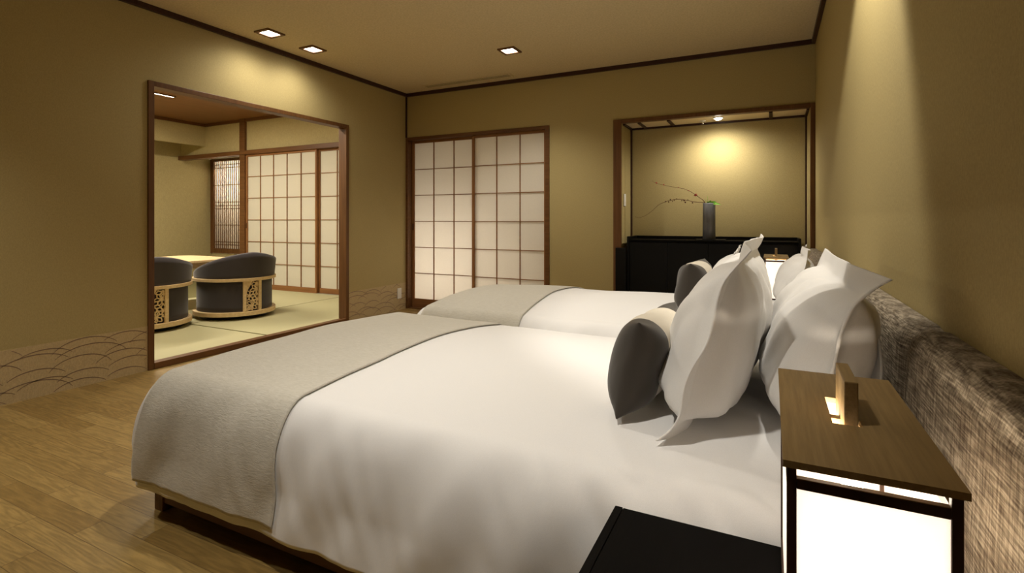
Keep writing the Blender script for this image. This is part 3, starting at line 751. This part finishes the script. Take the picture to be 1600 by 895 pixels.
# ------------------------------------------------------------------ nightstands
def nightstand(x0, x1, y0, y1, label):
    t = thing('nightstand', ((x0+x1)/2, (y0+y1)/2, 0), label, 'nightstand', 'black nightstands'); z = .47
    obj('tabletop', MB().box(x0+.0165, x1, y0, y1, z-.022, z), M['black_wood'], t, .001)
    obj('side_panel', MB().box(x0, x0+.0155, y0, y1, .0, z+.001), M['black_wood'], t, .001)
    obj('side_panel', MB().box(x1-.0155, x1, y0+.005, y1-.005, .0, z-.0225), M['black_wood'], t, .001)
    obj('back_panel', MB().box(x0+.017, x1-.016, y1-.018, y1-.002, .03, z-.0225), M['black_wood'], t)
    obj('shelf', MB().box(x0+.017, x1-.016, y0+.01, y1-.019, .10, .12), M['black_wood'], t, .001)
    dr = obj('drawer', MB().box(x0+.018, x1-.017, y0+.002, y0+.40 if y1-y0 > .42 else y1-.03, .30, z-.026), M['black_wood'], t, .001)
    obj('knob', MB().tube([((x0+x1)/2, y0+.002, .375), ((x0+x1)/2, y0-.016, .375)], .009, 12), M['black'], dr)
nightstand(-.283, .235, .52, 1.04, 'black wooden nightstand beside the near bed, in the foreground')
nightstand(-.283, .235, 4.13, 4.66, 'black wooden nightstand on the far side of the far bed')

# ------------------------------------------------------------------ bedside lamps
def lamp(label):
    t = thing('lantern_lamp', (0, 0, 0), label, 'table lamp', 'box lantern lamps')
    hx, hy, H = .0825, .2025, .31
    # lid with a slot
    sx0, sx1, sy0, sy1 = -.021, .0125, -.054, .060
    b = MB(); z0, z1 = H-.008, H
    b.box(-hx, sx0, -hy, hy, z0, z1); b.box(sx1, hx, -hy, hy, z0, z1); b.box(sx0, sx1, -hy, sy0, z0, z1); b.box(sx0, sx1, sy1, hy, z0, z1)
    obj('lid', b, M['lid'], t)
    obj('handle', MB().box(-.0075, .0085, -.050, .054, H-.03, H+.056), M['lid'], t, .0015)
    obj('handle_crosspiece', MB().box(-hx+.012, hx-.012, -.008, .008, H-.03, H-.0085), M['lid'], t)
    ix, iy = hx-.004, hy-.006; b = MB(); s = .010
    for sx in (-1, 1):
        for sy in (-1, 1):
            xa, xb = sorted((sx*ix, sx*(ix-s))); ya, yb = sorted((sy*iy, sy*(iy-s))); b.box(xa, xb, ya, yb, 0, H-.008)
    for z0, z1 in ((0, .012), (H-.033, H-.021)):
        b.box(-ix+s, ix-s, -iy, -iy+s, z0, z1); b.box(-ix+s, ix-s, iy-s, iy, z0, z1)
        b.box(-ix, -ix+s, -iy+s, iy-s, z0, z1); b.box(ix-s, ix, -iy+s, iy-s, z0, z1)
    obj('lamp_frame', b, M['lampframe'], t, .001)
    zt2 = H-.033
    for (x0, x1, y0, y1) in ((-ix+s, ix-s, -iy+.003, -iy+.0045), (-ix+s, ix-s, iy-.0045, iy-.003), (-ix+.003, -ix+.0045, -iy+s, iy-s), (ix-.0045, ix-.003, -iy+s, iy-s)):
        obj('paper_shade', MB().box(x0, x1, y0, y1, .012, zt2), M['lamp_paper'], t)
    bz = .19
    obj('bulb', MB().lathe([(.001, bz-.03), (.016, bz-.024), (.023, bz-.008), (.023, bz+.008), (.015, bz+.028), (.012, bz+.045), (.001, bz+.046)][::1], (0, -.06), 16), M['bulb'], t, smooth=True)
    obj('lamp_socket', MB().box(-.012, .012, -.072, -.048, .012, bz-.031), M['black'], t)
    obj('base_board', MB().box(-ix+s, ix-s, -iy+s, iy-s, .0, .011), M['lampframe'], t)
    return t
M['lid'] = wood('lamp_lid_wood', (.21, .135, .055, 1), (.30, .20, .085, 1), 'y', .45, .3, 60)
M['lampframe'] = wood('lamp_frame_wood', (.035, .016, .008, 1), (.06, .028, .014, 1), 'z', .5)
L1 = lamp('box lantern lamp with wooden lid and glowing paper sides on the near nightstand'); L1.location = (.0945, .862, .471)
L2 = dup(L1, (.035, 4.41, .471), 0, 'box lantern lamp glowing beyond the far bed, seen between the pillows')
for ly_ in (.836, .890): point('lantern_light', (.0748, ly_, .741), .8, .006, (1, .85, .66))  # extra points added under the lid slot to brighten the handle, apart from the bulb
point('lantern_light', (.0945, .79, .60), .95, .02, (1, .85, .66))
point('lantern_light', (.035, 4.41, .66), 2.4, .03, (1, .85, .66))

# ------------------------------------------------------------------ tub chairs and table
def tub_chair(label, fab, seat_fab):
    t = thing('tub_chair', (0, 0, 0), label, 'chair', 'low round tub chairs of the tatami room')
    # back centre at angle 0 (local +x); opening at angle pi
    A = math.radians(128)
    def rad(a, k=1.0): return .385*k*(1+.03*math.cos(2*a))
    def ztop(a):
        s = abs(a)/A
        return .705-.27*s**1.5
    def shell(z0f, z1f, ri, ro, name, m, nseg=48, nz=6, lean=.0):
        vs = []; fs = []
        for i in range(nseg+1):
            a = -A+2*A*i/nseg; z0, z1 = z0f(a), z1f(a)
            ring = []
            for k in range(nz+1): z = z0+(z1-z0)*k/nz; ring.append((ro+lean*(z-.43), z))
            ring.append(((ri+ro)/2+lean*(z1-.43), z1+.012))
            for k in range(nz, -1, -1): z = z0+(z1-z0)*k/nz; ring.append((ri+lean*(z-.43), z))
            for (r, z) in ring:
                R = rad(a)*r/.385; vs.append((R*math.cos(a), R*math.sin(a), z))
        m_ = len(ring)
        for i in range(nseg):
            for k in range(m_):
                k2 = (k+1) % m_; fs.append((i*m_+k, i*m_+k2, (i+1)*m_+k2, (i+1)*m_+k))
        fs.append(tuple(range(m_))); fs.append(tuple(nseg*m_+k for k in range(m_))[::-1])
        return obj(name, MB().add(vs, fs), m, t, 0, True)
    shell(lambda a: .445, ztop, .30, .395, 'backrest', fab, lean=.10)
    shell(lambda a: .105, lambda a: .415, .30, .372, 'lower_body', fab)
    def ring(z0, z1, ri, ro, name):
        vs = []; fs = []; n = 56; AA = A+.12
        for i in range(n+1):
            a = -AA+2*AA*i/n
            for (r, z) in ((ri, z0), (ro, z0), (ro, z1), (ri, z1)):
                R = rad(a)*r/.385; vs.append((R*math.cos(a), R*math.sin(a), z))
        for i in range(n):
            for k in range(4): k2 = (k+1) % 4; fs.append((i*4+k, i*4+k2, (i+1)*4+k2, (i+1)*4+k))
        fs.append((0, 1, 2, 3)); fs.append(tuple(n*4+k for k in (3, 2, 1, 0)))
        o = obj(name, MB().add(vs, fs), M['light_wood'], t, .003); return o
    ring(.418, .450, .36, .412, 'upper_rail'); ring(.062, .105, .35, .408, 'lower_rail')
    # back panel: stiles + pierced leaf pattern
    pw = .155
    for s in (-1, 1):
        a0_, a1_ = sorted((s*pw, s*(pw+.075)))
        vs = []
        for a in (a0_, (a0_+a1_)/2, a1_):
            for (r, z) in ((.374, .105), (.402, .105), (.402, .418), (.374, .418)): R = rad(a)*r/.385; vs.append((R*math.cos(a), R*math.sin(a), z))
        fs = []
        for i in range(2):
            for k in range(4): k2 = (k+1) % 4; fs.append((i*4+k, i*4+k2, (i+1)*4+k2, (i+1)*4+k))
        fs += [(0, 1, 2, 3), (11, 10, 9, 8)]
        obj('back_stile', MB().add(vs, fs), M['light_wood'], t)
    rnd = random.Random(11); b = MB(); Rr = .392
    W_, z0_, z1_ = pw*.385, .108, .416
    def strip(p, q, hw):
        p, q = Vector(p), Vector(q); d = (q-p); 
        if d.length < 1e-6: return
        d.normalize(); nn = Vector((-d.y, d.x))*hw
        pts = [p-nn, p+nn, q+nn, q-nn]; vs = []
        for rr in (Rr-.010, Rr):
            for c in pts:
                cy = max(-W_, min(W_, c.x)); cz = max(z0_, min(z1_, c.y)); a = cy/.385
                R = rad(a)*rr/.385; vs.append((R*math.cos(a), R*math.sin(a), cz))
        b.add(vs, [(0, 3, 2, 1), (4, 5, 6, 7), (0, 1, 5, 4), (1, 2, 6, 5), (2, 3, 7, 6), (3, 0, 4, 7)])
    def lf(c, ang, L, wd):
        c = Vector(c); d = Vector((math.cos(ang), math.sin(ang))); nn = Vector((-d.y, d.x)); n = 6
        for s in (-1, 1):
            prev = None
            for k in range(n+1):
                q = c+d*L*k/n+nn*s*wd*math.sin(PI*k/n)
                if prev is not None and abs(q.x) < W_ and z0_ < q.y < z1_: strip(prev, q, .0042)
                prev = q
    for (cx_, cz_, ph) in ((-.005, .165, .3), (-.03, .265, .9), (.035, .325, .1), (.05, .22, .6), (.045, .395, .3), (-.05, .12, .7)):
        for k in range(6): lf((cx_, cz_), ph+k*PI/3, .060, .0165)
    # plain upper corner of the board
    vs = []
    for (yy, zz) in ((-W_, .30), (-W_, z1_), (.0, z1_), (-.02, .375)):
        for rr in (Rr-.010, Rr): a = yy/.385; R = rad(a)*rr/.385; vs.append((R*math.cos(a), R*math.sin(a), zz))
    b.add(vs, [(1, 3, 5, 7), (0, 6, 4, 2), (0, 2, 3, 1), (2, 4, 5, 3), (4, 6, 7, 5), (6, 0, 1, 7)])
    obj('pierced_panel', b, M['light_wood'], t)
    # seat cushion
    vs = []; prof = [(.0, .30), (.20, .30), (.30, .30), (.315, .33), (.318, .37), (.30, .405), (.22, .42), (0.001, .428)]
    prof[0] = (.001, .30)
    obj('seat', MB().lathe(prof, (-.02, 0), 40), seat_fab, t, smooth=True)
    obj('swivel_base', MB().lathe([(.33, .021), (.34, .03), (.33, .06), (.30, .062), (.001, .063)], (0, 0), 40), M['black'], t, smooth=False)
    obj('seat_deck', MB().lathe([(.001, .10), (.33, .10), (.33, .298), (.001, .298)], (-.0, 0), 40), M['black'], t)
    return t
C1 = tub_chair('charcoal tub chair with pierced wooden panel, right of the two at the table, seen whole', M['chair_dark'], M['chair_dark'])
C1.location = (-5.24, 3.74, 0); C1.rotation_euler = (0, 0, D2R(-12))
dup(C1, (-5.40, 2.90, 0), D2R(-14), 'charcoal tub chair with pierced wooden panel, cut off by the left edge of the opening')
C3 = tub_chair('blue-grey tub chair across the table, only the top of its back showing', M['chair_blue'], M['chair_blue'])
C3.location = (-7.15, 3.62, 0); C3.rotation_euler = (0, 0, PI)
t = thing('low_table', (-6.2, 3.1, 0), 'light wooden low table behind the tub chairs', 'table')
def rrect(x0, x1, y0, y1, r, n=6):
    out = []
    for (cx_, cy_, a0) in ((x1-r, y1-r, 0), (x0+r, y1-r, 90), (x0+r, y0+r, 180), (x1-r, y0+r, 270)):
        for k in range(n+1): a = math.radians(a0+90*k/n); out.append((cx_+r*math.cos(a), cy_+r*math.sin(a)))
    return out
def slab(pts, z0, z1):
    n = len(pts); return MB().add([(x, y, z0) for x, y in pts]+[(x, y, z1) for x, y in pts], [tuple(range(n))[::-1], tuple(range(n, 2*n))]+[(i, (i+1) % n, n+(i+1) % n, n+i) for i in range(n)])
obj('tabletop', slab(rrect(-6.75, -5.72, 2.2, 4.15, .12), .575, .60), M['light_wood'], t, .003)
obj('apron', MB().box(-6.6, -5.87, 2.35, 4.0, .50, .575), M['light_wood'], t, .003)
for (lx, ly) in ((-6.6, 2.35), (-5.94, 2.35), (-6.6, 3.93), (-5.94, 3.93)): obj('leg', MB().box(lx, lx+.07, ly, ly+.07, .02, .50), M['light_wood'], t, .003)
